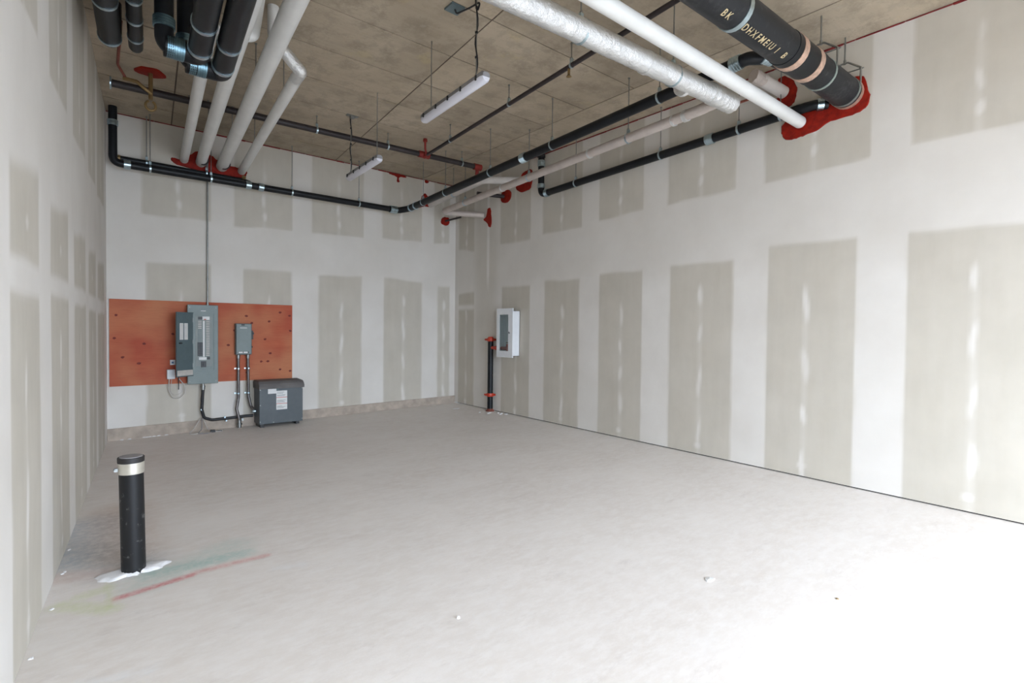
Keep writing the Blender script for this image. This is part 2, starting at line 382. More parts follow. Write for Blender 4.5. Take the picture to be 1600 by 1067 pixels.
colr = np.zeros((nx, ny, 4)); colr[..., :3] = .5
def addst(msk, c):
    a = msk[..., None]; old = colr[..., 3:4]; newa = a+old*(1-a)
    colr[..., :3] = np.where(newa > 1e-4, (np.array(c)*a+colr[..., :3]*old*(1-a))/np.maximum(newa, 1e-4), colr[..., :3]); colr[..., 3:4] = newa
def seg(p, q, w, soft):
    d = np.array(q)-np.array(p); L2 = (d**2).sum(); t = np.clip(((gx-p[0])*d[0]+(gy-p[1])*d[1])/L2, 0, 1)
    dist = np.hypot(gx-p[0]-t*d[0], gy-p[1]-t*d[1]); return sm((w+soft-dist)/soft)
addst(.55*seg((-6.07, -4.5), (-5.93, -3.9), .08, .35), (.36, .43, .50))
addst(.5*seg((-5.93, -4.6), (-5.8, -4.9), .05, .3), (.36, .44, .50))
addst(.45*seg((-5.78, -4.7), (-5.74, -3.6), .05, .3), (.55, .38, .28))
addst(.35*seg((-6.12, -4.9), (-5.9, -5.0), .03, .12), (.66, .42, .36))
addst(.60*seg((-5.68, -5.19), (-5.15, -5.22), .02, .09), (.36, .56, .50))
addst(.35*seg((-5.7, -5.3), (-5.2, -5.05), .05, .2), (.42, .58, .52))
addst(.85*seg((-5.86, -5.43), (-5.50, -5.37), .010, .04), (.66, .15, .16))
addst(.65*seg((-5.46, -5.345), (-5.04, -5.35), .006, .045), (.68, .24, .22))
addst(.45*seg((-6.12, -5.34), (-5.90, -5.56), .02, .07), (.60, .66, .30))
addst(.40*seg((-6.02, -5.27), (-5.93, -5.26), .02, .06), (.60, .66, .30))
addst(.40*seg((-5.89, -5.14), (-5.90, -5.55), .002, .03), (.60, .66, .30))
addst(.5*seg((-6.05, -6.25), (-5.78, -6.33), .01, .035), (.86, .85, .85))
addst(.4*seg((-5.05, -5.6), (-4.9, -5.65), .01, .05), (.86, .85, .85))
cf = np.vstack([colr.reshape(-1, 4), np.zeros((8, 4))]).astype(np.float32)
ca = me.color_attributes.new('stain', 'FLOAT_COLOR', 'POINT'); ca.data.foreach_set('color', cf.reshape(-1))
fl = bpy.data.objects.new('floor', me); COL.objects.link(fl); fl['kind'] = 'structure'

# kerb under the back wall
b = MB(); k = 60
for i in range(k):
    xa = -WB+i*WB/k; xb = xa+WB/k; ja = .004*math.sin(i*1.7)
    za = .115+.07*i/k; zb2 = .115+.07*(i+1)/k
    o_ = len(b.v)
    b.v += [(xa, -.022-ja, -.12), (xb, -.022-.004*math.sin((i+1)*1.7), -.12), (xb, -.022-.004*math.sin((i+1)*1.7), zb2), (xa, -.022-ja, za), (xa, .03, za), (xb, .03, zb2), (xb, .03, -.12), (xa, .03, -.12)]
    for q in ((0, 1, 2, 3), (3, 2, 5, 4), (4, 5, 6, 7)): b.face([o_+t for t in q])
o = b.build('baseboard_back', M_kerb); o['kind'] = 'structure'; o['label'] = 'low rough concrete kerb along the foot of the back wall'

# ceiling: slab and formed panels separated by fine joints
b = MB(); b.box((-7.2, YF-.2, H+.006), (.15, .12, H+.3)); ceil = b.build('ceiling', M_joint); ceil['kind'] = 'structure'
ys = [.02, -.55, -1.30, -2.07, -2.82, -3.55, -4.30, -5.12, -5.92, -6.72, -7.52, -8.32, -9.12, -9.92]+[v for v in (-10.72, -11.52, -12.32, -13.12, -13.92) if v > YF+.3]+[YF]
cols = [lambda y: xl(y)-.02, lambda y: ud(-4.96, y), lambda y: ud(-2.52, y), lambda y: -.8, lambda y: .01]
g = .008
for r in range(len(ys)-1):
    for c in range(4):
        if c == 3 and r % 4: continue
        ya = ys[r]-g; yb = (ys[r+1] if c < 3 else ys[min(r+4, len(ys)-1)])+g
        L, Rr = cols[c], cols[c+1]
        b = MB(); z0 = H+random.uniform(-.0015, .0015)
        p = [(L(ya)+g, ya), (Rr(ya)-g, ya), (Rr(yb)-g, yb), (L(yb)+g, yb)]
        b.v = [(x, y, z0) for x, y in p]+[(x, y, H+.02) for x, y in p]
        for q in ((3, 2, 1, 0), (4, 5, 6, 7), (0, 1, 5, 4), (1, 2, 6, 5), (2, 3, 7, 6), (3, 0, 4, 7)): b.face(q)
        b.build('formwork_panel', M_ceil, ceil)
walls = {k: bpy.data.objects['wall_'+k] for k in ('right', 'back', 'left')}

# added ground, unseen: kept dark so little light bounces up inside
b = MB(); b.box((-25, -40, -.3), (18, YF-.26, -.05)); o = b.build('ground_outside', simple('dark_ground', (.12, .12, .12), .9)); o['kind'] = 'structure'

# ------------------------------------------------------------------ firestop sealant (stuck on the walls: their parts)
def chaikin(p, it=2):
    for _ in range(it):
        q = []
        for i in range(len(p)):
            a, c = p[i], p[(i+1) % len(p)]
            q += [(.75*a[0]+.25*c[0], .75*a[1]+.25*c[1]), (.25*a[0]+.75*c[0], .25*a[1]+.75*c[1])]
        p = q
    return p
def sealant(wall, pts, label=None, th=.014):
    q = chaikin(pts); q = [(a+random.uniform(-.006, .006), z+random.uniform(-.006, .006)) for a, z in q]
    b = MB()
    if wall == 'right': b.prism([(0.004, a, z) for a, z in q], (-th-.004, 0, 0), inset=.004)
    else: b.prism([(a, .004, z) for a, z in q], (0, -th-.004, 0), inset=.004)
    o = b.build('firestop_sealant', M_red, walls[wall])
    if label: o['label'] = label
sealant('right', [(-7.199, 4.133), (-7.333, 4.105), (-7.354, 3.958), (-7.382, 3.869), (-7.331, 3.775), (-7.207, 3.743), (-6.982, 3.748), (-6.904, 3.686), (-6.763, 3.671), (-6.68, 3.655), (-6.551, 3.681), (-6.523, 3.772), (-6.536, 3.857), (-6.611, 3.902), (-6.819, 3.926), (-7.054, 3.935), (-7.165, 4.002)], 'large smear of bright red firestop below the big black pipe')
sealant('right', [(-6.46, 4.354), (-6.536, 4.405), (-6.667, 4.28), (-6.69, 4.163), (-6.651, 4.044), (-6.587, 4.02), (-6.341, 4.098), (-6.363, 4.137), (-6.519, 4.154), (-6.539, 4.236)])
sealant('right', [(-1.518, 4.078), (-1.686, 4.11), (-1.81, 4.047), (-1.813, 3.918), (-1.649, 3.844), (-1.499, 3.923)])
sealant('right', [(-1.951, 4.096), (-2.088, 4.143), (-2.085, 4.295), (-2.2, 4.319), (-2.388, 4.326), (-2.373, 4.108), (-2.338, 3.993), (-2.244, 3.974), (-2.051, 3.974), (-1.931, 4.074)])
sealant('right', [(-1.102, 3.858), (-1.193, 3.87), (-1.228, 3.648), (-1.221, 3.487), (-1.14, 3.498), (-1.107, 3.585), (-.944, 3.67), (-1.082, 3.698)])
sealant('back', [(-4.968, 4.026), (-4.857, 4.009), (-4.714, 4.122), (-4.626, 4.208), (-4.553, 4.157), (-4.448, 4.18), (-4.373, 4.112), (-4.281, 4.062), (-4.092, 4.049), (-3.947, 4.043), (-3.947, 3.955), (-4.012, 3.889), (-4.479, 3.886), (-4.913, 3.931), (-4.969, 3.985)], 'long band of red firestop behind the four white pipes')
sealant('back', [(-.787, 4.193), (-.723, 4.246), (-.673, 4.184), (-.524, 4.051), (-.59, 3.984), (-.753, 3.973), (-.881, 3.91), (-.866, 3.997)])
sealant('back', [(-1.512, 4.49), (-1.136, 4.49), (-1.136, 4.45), (-1.288, 4.45), (-1.303, 4.39), (-1.272, 4.35), (-1.348, 4.335), (-1.318, 4.45), (-1.497, 4.46)])
sealant('back', [(-.37, 3.729), (-.32, 3.823), (-.183, 3.843), (-.147, 3.76), (-.181, 3.667), (-.319, 3.664)])
sealant('back', [(-.751, 4.49), (-.634, 4.49), (-.66, 4.44), (-.718, 4.43)])
for wl, P, Q in (('back', (-WB, -.006, H-.008), (0, -.006, H-.008)), ('right', (-.006, 0, H-.008), (-.006, YF, H-.008))):
    b = MB(); P = Vector(P); Q = Vector(Q); t = 0; L = (Q-P).length; d = (Q-P).normalized()
    while t < L:
        l = random.uniform(.08, .5); r = random.choice((.006, .007, .009, .012))
        b.lathe(P+d*t, d, [(0, r*.5), (.01, r), (min(l, L-t)-.01, r), (min(l, L-t), r*.5)], 8); t += l
    b.build('sealant_bead', M_bead, walls[wl])

# ------------------------------------------------------------------ pipe kit
def coupling(root, p, d, r, w=.075, mat=None, nm='coupling'):
    p = Vector(p); d = unit(d); a = p-d*w/2
    prof = [(0, r+.001), (0, r+.008)]
    k = 4
    for i in range(k):
        t = w*(i+.1)/k; prof += [(t, r+.008), (t+w*.02, r+.011), (t+w*.16, r+.011), (t+w*.18, r+.008)]
    prof += [(w, r+.008), (w, r+.001)]
    b = MB(); b.lathe(a, d, prof, 24); return b.build(nm, mat or M_steel, root)
def band(root, p, d, r, w=.03, mat=None, nm='band', label=None, th=.006):
    p = Vector(p); d = unit(d); b = MB()
    b.lathe(p-d*w/2, d, [(0, r), (0, r+th), (w, r+th), (w, r)], 24); return b.build(nm, mat or M_steel, root)
def hanger(root, p, d, r, ztop=H, off=0, mat=None, loop=True):
    """threaded rod from the slab, with the clevis that carries the pipe"""
    p = Vector(p); b = MB(); top = Vector((p.x+off, p.y, ztop))
    b.cyl((p.x+off, p.y, p.z+r+.03), top, .0055, 8); b.cyl(top-Vector((0, 0, .012)), top, .013, 8)
    b.cyl((p.x+off, p.y, p.z+r+.045), (p.x+off, p.y, p.z+r+.06), .012, 6)
    h = b.build('hanger', M_zinc, root)
    if loop:
        d = unit(d); b = MB(); w = .022
        b.lathe(p-d*w/2, d, [(0, r+.001), (0, r+.005), (w, r+.005), (w, r+.001)], 24)
        b.box((p.x-.014, p.y-.014, p.z+r+.002), (p.x+.014, p.y+.014, p.z+r+.045))
        b.build('clevis', mat or M_steel, h)
    return h

# ---- A: black drain along the back wall, riser in the left corner
yA, zA, rA = -.24, 3.75, .05
r = thing('drain_pipe', (-3.5, yA, zA), 'long black cast iron drain pipe hung across the top of the back wall', 'pipe')
part('pipe', M_black, r, lambda b: b.sweep([(-5.655, yA, H), (-5.655, yA, zA), (-1.62, yA, zA)], rA, 20, bend=.1))
for x in (-5.50, -3.98, -3.80): coupling(r, (x, yA, zA), (1, 0, 0), rA)
coupling(r, (-5.655, yA, 4.28), (0, 0, 1), rA)
for x in (-5.24, -4.49, -3.33, -2.19): hanger(r, (x, yA, zA), (1, 0, 0), rA)
# ---- A2
r = thing('drain_pipe', (-4.8, -.12, 3.85), 'short black pipe tucked above and behind the back wall drain at left', 'pipe')
part('pipe', M_black, r, lambda b: b.sweep([(-5.60, -.12, 3.85), (-4.02, -.12, 3.83), (-3.93, -.06, 3.83)], .04, 16, bend=.05))
for x in (-5.27, -4.53): hanger(r, (x, -.12, 3.85), (1, 0, 0), .04)
part('clean_out', M_brass, r, lambda b: b.lathe((-5.62, -.12, 3.85), (1, 0, 0), [(0, .03), (.02, .03), (.02, .046), (.05, .046)]), 'brass clean out cap')
part('clean_out', M_brass, r, lambda b: b.lathe((-4.03, -.165, 3.87), (0, -1, .4), [(0, .03), (.02, .03), (.02, .015), (.03, .015)]), 'brass clean out cap')
# ---- B
pB0 = Vector((-1.30, -.24, 3.765)); pB1 = Vector((-1.40, -6.92, 4.0)); rB = .056; dB = unit(pB1-pB0)
def onB(y): t = (y-pB0.y)/(pB1.y-pB0.y); return pB0.lerp(pB1, t)
r = thing('drain_pipe', tuple(onB(-3.5)), 'black drain pipe running out from the back wall beside the foil wrapped pipe', 'pipe')
part('pipe', M_black, r, lambda b: b.sweep([(-1.60, yA, zA), (-1.42, yA, zA), tuple(onB(-.42)), tuple(onB(-6.84)), (-1.30, -6.985, 3.98), (-1.06, -7.07, 3.93)], rB, 20, bend=.1))
coupling(r, (-1.56, yA, zA), (1, 0, 0), rB, .07); coupling(r, (-1.49, yA, zA), (1, 0, 0), rB, .06)
coupling(r, onB(-.50), dB, rB, .03); coupling(r, onB(-.68), dB, rB, .03)
coupling(r, onB(-3.72), dB, rB, .10); coupling(r, onB(-6.73), dB, rB, .10); coupling(r, (-1.315, -6.975, 3.985), (.24, -.12, -.04), rB, .10, nm='coupling')
for y in (-.95, -1.7, -2.95, -4.28, -5.9): hanger(r, onB(y), dB, rB)
# ---- E
pE0 = Vector((-.115, -2.72, 3.79)); pE1 = Vector((-.085, -6.85, 3.935)); rE = .052; dE = unit(pE1-pE0)
def onE(y): t = (y-pE0.y)/(pE1.y-pE0.y); return pE0.lerp(pE1, t)
r = thing('drain_pipe', tuple(onE(-4.5)), 'black drain pipe close along the right wall with a riser at its far end', 'pipe')
part('pipe', M_black, r, lambda b: b.sweep([(-.115, -2.72, H), tuple(pE0), tuple(onE(-6.8)), (-.07, -6.90, 3.935), (-.006, -6.995, 3.93)], rE, 20, bend=.1))
part('riser_collar', M_cap, r, lambda b: b.lathe((-.115, -2.72, 4.40), (0, 0, 1), [(0, rE), (0, rE+.012), (.05, rE+.012), (.05, rE)], 20))
coupling(r, (-.115, -2.72, 4.30), (0, 0, 1), rE, .1); coupling(r, (-.115, -2.72, 3.93), (0, 0, 1), rE, .07); coupling(r, onE(-2.86), dE, rE, .07)
coupling(r, onE(-5.72), dE, rE, .10); coupling(r, onE(-6.62), dE, rE, .09); coupling(r, (-.048, -6.935, 3.933), (.064, -.095, 0), rE, .06)
for y in (-3.5, -5.02, -6.08, -6.55): hanger(r, onE(y), dE, rE)

# ---- the big stack
pW = Vector((.02, -7.18, 3.965)); pO = Vector((-3.9, -7.115, 3.96)); dW = unit(pO-pW); rW = .139
r = thing('stack_pipe', (-1.6, -7.15, 3.96), 'very large dusty black pipe entering the top of the right wall', 'pipe')
part('pipe', M_bigblack, r, lambda b: b.cyl(pW, pO, rW, 40))
def onW(t): return pW+dW*t
def bands(t, mat, w, nm='band'): return band(r, onW(t), dW, rW, w, mat, nm)
part('coupling_sleeve', M_black, r, lambda b: b.lathe(onW(.86), dW, [(0, rW), (0, rW+.005), (.58, rW+.005), (.58, rW)], 40))
for t in (.05,): bands(t, M_bronze, .06)
for t in (1.0, 1.32): band(r, onW(t), dW, rW+.004, .08, M_bronze, 'band')
for t in (.13, .70, 2.24):
    o = bands(t, M_steel if t > 1 else M_strap, .03 if t < 1 else .05, 'hanger_strap')
for t in (1.0, 1.32):
    part('clamp_screw', M_blk, r, lambda b, t=t: (b.box(tuple(onW(t)+Vector((-.03, .09, .115))), tuple(onW(t)+Vector((.03, .16, .145))))))
for t in (.13, .70, 2.24):
    c = onW(t)
    part('hanger', M_zinc, r, lambda b: (b.cyl(c+Vector((0, 0, rW+.16)), (c.x, c.y, H), .0075, 8), b.cyl(c+Vector((0, 0, rW+.13)), c+Vector((0, 0, rW+.17)), .014, 6)))
    part('yoke', M_zinc, r, lambda b: (b.sweep([c+Vector((.0, rW+.004, .02)), c+Vector((0, rW+.004, rW+.05)), c+Vector((0, .03, rW+.14)), c+Vector((0, -.03, rW+.14)), c+Vector((0, -rW-.004, rW+.05)), c+Vector((0, -rW-.004, .02))], .009, 8, bend=.01),
                                       b.cyl(c+Vector((0, -rW-.03, rW+.04)), c+Vector((0, rW+.03, rW+.04)), .006, 8)))
# stencilled lettering wrapped round the underside
def lettering(txt, t_start, size, ang0):
    side = Vector((0, -1, 0)); dirn = -dW; x0 = 0       # reads from the room towards the wall
    for ch in txt:
        if ch == ' ': x0 += size*.55; continue
        cu = bpy.data.curves.new('tmp', 'FONT'); cu.body = ch; cu.size = size; cu.offset = size*.018
        to = bpy.data.objects.new('tmp', cu); COL.objects.link(to)
        me = bpy.data.meshes.new_from_object(to.evaluated_get(bpy.context.evaluated_depsgraph_get())); bpy.data.objects.remove(to)
        b = MB(); w = max(v.co.x for v in me.vertices)
        for v in me.vertices:
            a = ang0+v.co.y/rW
            b.v.append(tuple(onW(t_start)+dirn*(x0+v.co.x)+(Vector((0, 0, -1))*math.cos(a)+side*math.sin(a))*(rW+.008)))
        for f_ in me.polygons: b.face(list(f_.vertices))
        b.build('stencil_letter', M_yel, r); x0 += w+size*.26
lettering('BK    DHXFMEIU I  B', 2.50, .072, .25)

# ---- white pipe on the right
r = thing('insulated_pipe', (-1.6, -6.73, 3.815), 'smooth white pipe ending at the red smear on the right wall', 'pipe')
part('insulation_jacket', M_white, r, lambda b: b.cyl((-.05, -6.74, 3.808), (-4.6, -6.71, 3.83), .062, 28))
part('pipe_end', M_red, r, lambda b: b.lathe((-.052, -6.74, 3.808), (1, 0, 0), [(0, .060), (.06, .05)], 24), 'red sealant collar')
# ---- foil pipes
r = thing('foil_wrapped_pipe', (-2.6, -6.44, 3.80), 'shiny foil insulated pipe with a thinner branch turning along the right wall', 'pipe')
part('main_run', M_foil, r, lambda b: b.sweep([(-5.2, -6.31, 3.80), (-1.16, -6.505, 3.80)], .088, 28, step=.022, wob=.022))
part('elbow', M_foil, r, lambda b: b.sweep([(-1.45, -6.49, 3.80), (-1.06, -6.51, 3.80)], .095, 24, step=.014, wob=.06), 'crumpled foil end')
pb = [(-1.20, -6.48, 3.80), (-1.155, -6.22, 3.80), (ud(-.6, -.6), -.62, 3.80), (ud(-.6, -.6)+.07, -.54, 3.79), (-.02, -1.02, 3.74)]
part('branch_run', M_foil2, r, lambda b: b.sweep(pb, .053, 20, bend=.06, step=.05, wob=.03))
for y in (-4.6, -5.9, -2.6): band(r, (ud(-.6, y), y, 3.80), (LA, -1, 0), .054, .03, M_foil, 'tape_band')
for y in (-6.05,): band(r, (ud(-.6, y), y, 3.80), (LA, -1, 0), .055, .05, M_foil, 'tape_band')
for x in (-2.35, -1.75): band(r, (x, -6.445-(x+2.35)*-.048, 3.80), (1, -.048, 0), .0895, .04, M_foil, 'tape_band')
for q in ((-1.98, -6.46, 3.80), (-3.1, -6.405, 3.80)): hanger(r, q, (1, 0, 0), .089)
for y in (-5.25, -3.3, -1.4): hanger(r, (ud(-.6, y), y, 3.80), (LA, -1, 0), .055)
part('drip_pipe', M_rust, r, lambda b: b.cyl((-1.02, -6.52, 3.80), (-.80, -6.55, 3.90), .012, 8), 'thin rusty tail pipe')
# ---- stub behind the white pipe
r = thing('insulated_pipe', (-.3, -6.5, 4.24), 'stubby pale pipe with a crumpled foil end beside the red patch', 'pipe')
part('insulation_jacket', M_pale, r, lambda b: b.cyl((-.005, -6.545, 4.20), (-.36, -6.46, 4.265), .065, 20))
part('foil_end', M_foil2, r, lambda b: b.sweep([(-.33, -6.465, 4.26), (-.47, -6.43, 4.285)], .07, 16, step=.02, wob=.12))
# ---- pale pipe behind B
xp = -.80
r = thing('insulated_pipe', (xp, -1.1, 4.03), 'pale pipe behind the black drain, turning into the far end of the right wall', 'pipe')
part('insulation_jacket', M_pale, r, lambda b: b.sweep([(-.61, -.01, 4.03), (ud(-.62, -2.0), -2.02, 4.05), (-.01, -2.10, 4.18)], .06, 20, bend=.09))
hanger(r, (ud(-.62, -1.0), -1.0, 4.04), (0, 1, 0), .061)
# small dark stubs
for (p, q, rr, lb) in (((-.005, -1.60, 3.99), (-.5, -1.45, 3.99), .035, 'dark stub pipe poking out of the oval red patch on the right wall'),
                       ((-.26, -.005, 3.75), (-.10, -.35, 3.80), .018, 'thin dark stub pipe at the red patch near the back right corner')):
    one('stub_pipe', lambda b: b.cyl(p, q, rr, 14), M_sprk, lb, 'pipe')

# ---- four white pipes at the upper left
def wp(xo, z, rr, y_end, label, tail=None, bnd=True):
    r = thing('insulated_pipe', (ud(xo, -2), -2, z), label, 'pipe')
    pts = [(xo, -.03, z), (ud(xo, y_end), y_end, z)]
    part('insulation_jacket', M_white if xo > -4.5 else M_white, r, lambda b: b.sweep(pts, rr, 24))
    if bnd:
        band(r, (xo, -.20, z), (0, 1, 0), rr, .05, M_sprk, 'dark_band', th=.003)
    for y in (-1.3, -3.2):
        if y > y_end: hanger(r, (ud(xo, y), y, z), (LA, -1, 0), rr, loop=False)
    return r
r1 = wp(-4.806, 4.02, .057, -4.05, 'leftmost of the four white pipes slanting down to the back wall', bnd=False)
part('elbow', M_foil, r1, lambda b: b.sweep([(ud(-4.806, -4.0), -4.0, 4.02), (ud(-4.806, -4.16), -4.16, 4.02), (ud(-4.806, -4.2)+.22, -4.2, 4.05)], .062, 16, bend=.06, step=.02, wob=.02))
part('tail', M_white, r1, lambda b: b.sweep([(-4.97, -4.2, 4.05), (-4.86, -4.2, 4.06), (-4.80, -4.2, H)], .057, 16, bend=.05))
r2 = wp(-4.588, 4.02, .070, -8.6, 'second white pipe from the left reaching the back wall firestop')
r3 = wp(-4.307, 4.02, .080, -8.8, 'thickest white pipe, third from the left of the four')
r4 = wp(-4.03, 4.00, .057, -3.78, 'short white pipe, rightmost of the four, ending in a foil elbow', bnd=False)
xe = ud(-4.03, -3.85)
part('elbow', M_foil, r4, lambda b: b.sweep([(ud(-4.03, -3.76), -3.76, 4.0), (xe, -3.95, 4.0), (xe-.07, -3.95, 4.06), (xe-.22, -3.97, 4.19)], .058, 18, bend=.03, step=.02, wob=.015))
part('tail', M_white, r4, lambda b: b.sweep([(xe-.20, -3.968, 4.17), (xe-.24, -3.97, 4.215), (xe-.262, -3.98, 4.26), (xe-.262, -3.98, H)], .05, 18, bend=.05))
# ---- black pairs at the upper left
def pair(xr, yr, dx, label):
    z = 3.75; rr = .082; rq = .066
    r = thing('drain_pipe', (xr, yr, z), label, 'pipe')
    y2 = -8.4
    part('pipe', M_black, r, lambda b: b.sweep([(xr+LA*(yr-y2), y2, z), (xr+LA*.1, yr-.12, z), (xr, yr, z), (xr-dx, yr, z)], rr, 22, bend=.09))
    part('riser', M_black, r, lambda b: b.sweep([(xr-.08, yr, z), (xr-dx, yr, z), (xr-dx, yr, H)], rq, 20, bend=.09))
    coupling(r, (xr-.5*dx-.02, yr, z), (1, 0, 0), rr*.92, .07, M_teal); coupling(r, (xr-.75*dx-.02, yr, z), (1, 0, 0), rr*.9, .05, M_teal)
    coupling(r, (xr-dx, yr, z+.17), (0, 0, 1), rq, .08, M_teal)
    band(r, (xr+LA*.14, yr-.14, z), (LA, -1, 0), rr, .04, M_steel, 'hanger_strap'); band(r, (xr+LA*.55, yr-.55, z), (LA, -1, 0), rr, .03, M_steel, 'hanger_strap')
    hanger(r, (xr+LA*.55, yr-.55, z), (LA, -1, 0), rr, loop=False)
    return r
pair(-5.265, -4.22, .235, 'left one of two thick black drains elbowing up to the ceiling')
pair(-5.065, -4.02, .26, 'right one of two thick black drains elbowing up to the ceiling')
for (x, y, z, rr, lb) in ((-5.59, -2.95, 4.2, .058, 'slim black pipe with three clamp bands next to the left wall'), (-5.79, -3.08, 4.15, .085, 'thick black pipe with clamp bands hard against the left wall')):
    r = thing('drain_pipe', (x, y, z), lb, 'pipe'); y2 = -8
    part('pipe', M_black, r, lambda b: b.sweep([(x+LA*(y-y2), y2, z), (x, y, z), (x, y, H)], rr, 22, bend=rr*1.2))
    for t in ((.25, .6, .95) if rr < .07 else (.1, .75)): band(r, (x+LA*t, y-t, z), (LA, -1, 0), rr, .03, M_steel, 'hanger_strap')
    hanger(r, (x+LA*.25, y-.25, z), (LA, -1, 0), rr, loop=False)

# ---- sprinkler main and branch
r = thing('sprinkler_pipe', (-3.0, -1.8, 4.3), 'thin dark sprinkler main crossing under the ceiling with a long branch', 'pipe')
C0 = Vector((-5.74, -1.63, 4.3)); C1 = Vector((-.75, -1.87, 4.3)); rC = .042; dC = unit(C1-C0)
part('main_pipe', M_sprk, r, lambda b: b.cyl(C0, C1, rC, 18))
part('wall_plate', M_steel, r, lambda b: b.lathe(C0-dC*.0, dC, [(0, .07), (.012, .07), (.02, .05)], 18))
xd = ud(-1.645, -1.83)
D0 = Vector((ud(-1.64, -1.83), -1.83, 4.27)); D1 = Vector((ud(-1.64, -8.2), -8.2, 4.27))
part('branch_pipe', M_sprk, r, lambda b: b.cyl(D0, D1, .024, 14))
part('tee', M_tee, r, lambda b: (b.cyl(C0+dC*(D0.x-C0.x-.09), C0+dC*(D0.x-C0.x+.09), rC+.01, 16), b.cyl(D0+Vector((0, .0, 0)), D0+Vector((.006, -.12, 0)), .036, 14)), 'red outlet tee')
part('end_coupling', M_tee, r, lambda b: (b.cyl(C1-dC*.12, C1+dC*.02, rC+.012, 18), b.cyl(C1+Vector((-.05, 0, 0)), C1+Vector((-.05, .02, -.16)), .03, 12)), 'red grooved coupling')
part('outlet', M_tee, r, lambda b: (b.sweep([D0+Vector((-.02, -.1, .0)), D0+Vector((-.1, -.2, .05)), D0+Vector((-.1, -.2, .17))], .016, 10, bend=.03), b.lathe(D0+Vector((-.1, -.2, .15)), (0, 0, 1), [(0, .018), (.01, .035), (.05, .03)], 12)), 'red outlet')
for x in (-4.6, -3.45, -2.4, -1.1):
    hanger(r, C0+dC*(x-C0.x), dC, rC)
for y in (-2.7, -4.2, -5.34, -6.9): hanger(r, (ud(-1.64, y), y, 4.27), (LA, -1, 0), .024)
part('sprinkler_head', M_brass, r, lambda b: (b.cyl((ud(-1.64, -5.3), -5.3, 4.25), (ud(-1.64, -5.3), -5.3, 4.19), .014, 10), b.lathe((ud(-1.64, -5.3), -5.3, 4.19), (0, 0, -1), [(0, .012), (.02, .03), (.03, .005)], 12)))
# left drop of the sprinkler
r = thing('sprinkler_drop', (-5.38, -1.76, 4.35), 'bronze sprinkler drop with a looped end below a red ring on the ceiling', 'sprinkler')
part('drop_pipe', M_brass, r, lambda b: (b.cyl((-5.365, -1.73, H), (-5.365, -1.73, 4.18), .022, 12), b.sweep([(-5.62, -1.73, 4.35), (-5.5, -1.78, 4.33), (-5.42, -1.78, 4.27), (-5.36, -1.76, 4.24)], .02, 10, bend=.04)))
part('loop', M_brass, r, lambda b: b.sweep([(-5.365+.05*math.sin(a), -1.73, 4.11-.055*math.cos(a)) for a in [k*math.pi/8 for k in range(-7, 8)]], .014, 8, bend=.001))
part('ceiling_ring', M_red, r, lambda b: b.prism([(-5.365+.15*math.cos(a)*(1+.12*math.sin(3*a)), -1.73+.13*math.sin(a)*(1+.1*math.cos(5*a)), H) for a in [k*math.pi/12 for k in range(24)]], (0, 0, -.02), inset=.02), 'red firestop ring')
part('side_line', M_rust, r, lambda b: b.sweep([(-5.60, -1.73, 4.36), (-5.68, -1.9, 4.42), (-5.70, -2.86, 4.46)], .014, 8), 'thin rusty red line')

# ------------------------------------------------------------------ lamps
def lamp(a, b_, z, label, rods):
    a = Vector((*a, z)); b_ = Vector((*b_, z)); c = (a+b_)/2; d = (b_-a).normalized(); s = Vector((-d.y, d.x, 0)); L = (b_-a).length
    r = thing('strip_light', tuple(c), label, 'light', 'strip lights hung from the concrete ceiling')
    def sec(b, prof, l):
        o = len(b.v)
        ends = [(-l/2, .75), (-l/2+.03, 1), (l/2-.03, 1), (l/2, .75)]
        for t, k in ends:
            for (u, h) in prof: b.v.append(tuple(c+d*t+s*u*k+Vector((0, 0, h*k))))
        n_ = len(prof)
        for q in range(3):
            for i in range(n_): j = (i+1) % n_; b.face((o+q*n_+i, o+q*n_+j, o+(q+1)*n_+j, o+(q+1)*n_+i), 0, True)
        b.face([o+i for i in range(n_-1, -1, -1)]); b.face([o+3*n_+i for i in range(n_)])
    part('housing', M_lamp, r, lambda b: sec(b, [(-.046, .0), (-.046, .035), (-.027, .055), (.027, .055), (.046, .035), (.046, 0)], L))
    part('diffuser', M_diff, r, lambda b: sec(b, [(.049*math.cos(t), -.046*math.sin(t)+.002) for t in [k*math.pi/10 for k in range(11)]], L*.995))
    for t in (-.42, -.2, .0, .2, .42):
        for sg in (-1, 1):
            part('clip', M_blk, r, lambda b: b.box(tuple(c+d*(t*L)+s*.047*sg-Vector((.009, .009, .012))), tuple(c+d*(t*L)+s*.047*sg+Vector((.009, .009, .03)))))
    for t in rods:
        p = c+d*(t*L)
        h = part('hanging_rod', M_zinc, r, lambda b: b.cyl(p+Vector((0, 0, .055)), (p.x, p.y, H), .005, 8))
        if t == rods[0]:
            def cable(b):
                b.sweep([p+Vector((.012*math.sin(k), .012*math.cos(k), .06+k*(H-p.z-.06)/12)) for k in range(13)], .0065, 6, bend=.01)
                for k in (3, 7, 11): b.cyl(p+Vector((0, 0, .06+k*.055)), p+Vector((0, 0, .075+k*.055)), .014, 8)
            b = MB(); cable(b); b.build('supply_cable', M_blk, h)
    return r
lamp((-3.28, -5.46), (-3.21, -4.26), 3.75, 'larger looking strip light, nearer the camera under the ceiling', (-.36, .36))
lamp((-3.13, -3.05), (-3.08, -1.95), 3.66, 'smaller looking strip light farther back towards the back wall', (.42, -.42))
r = thing('junction_box', (-3.347, -5.056, H), 'square grey junction plate with a black cable on the ceiling', 'junction box')
part('cover_plate', M_panel2, r, lambda b: b.box((-3.42, -5.12, H-.02), (-3.28, -4.99, H)))
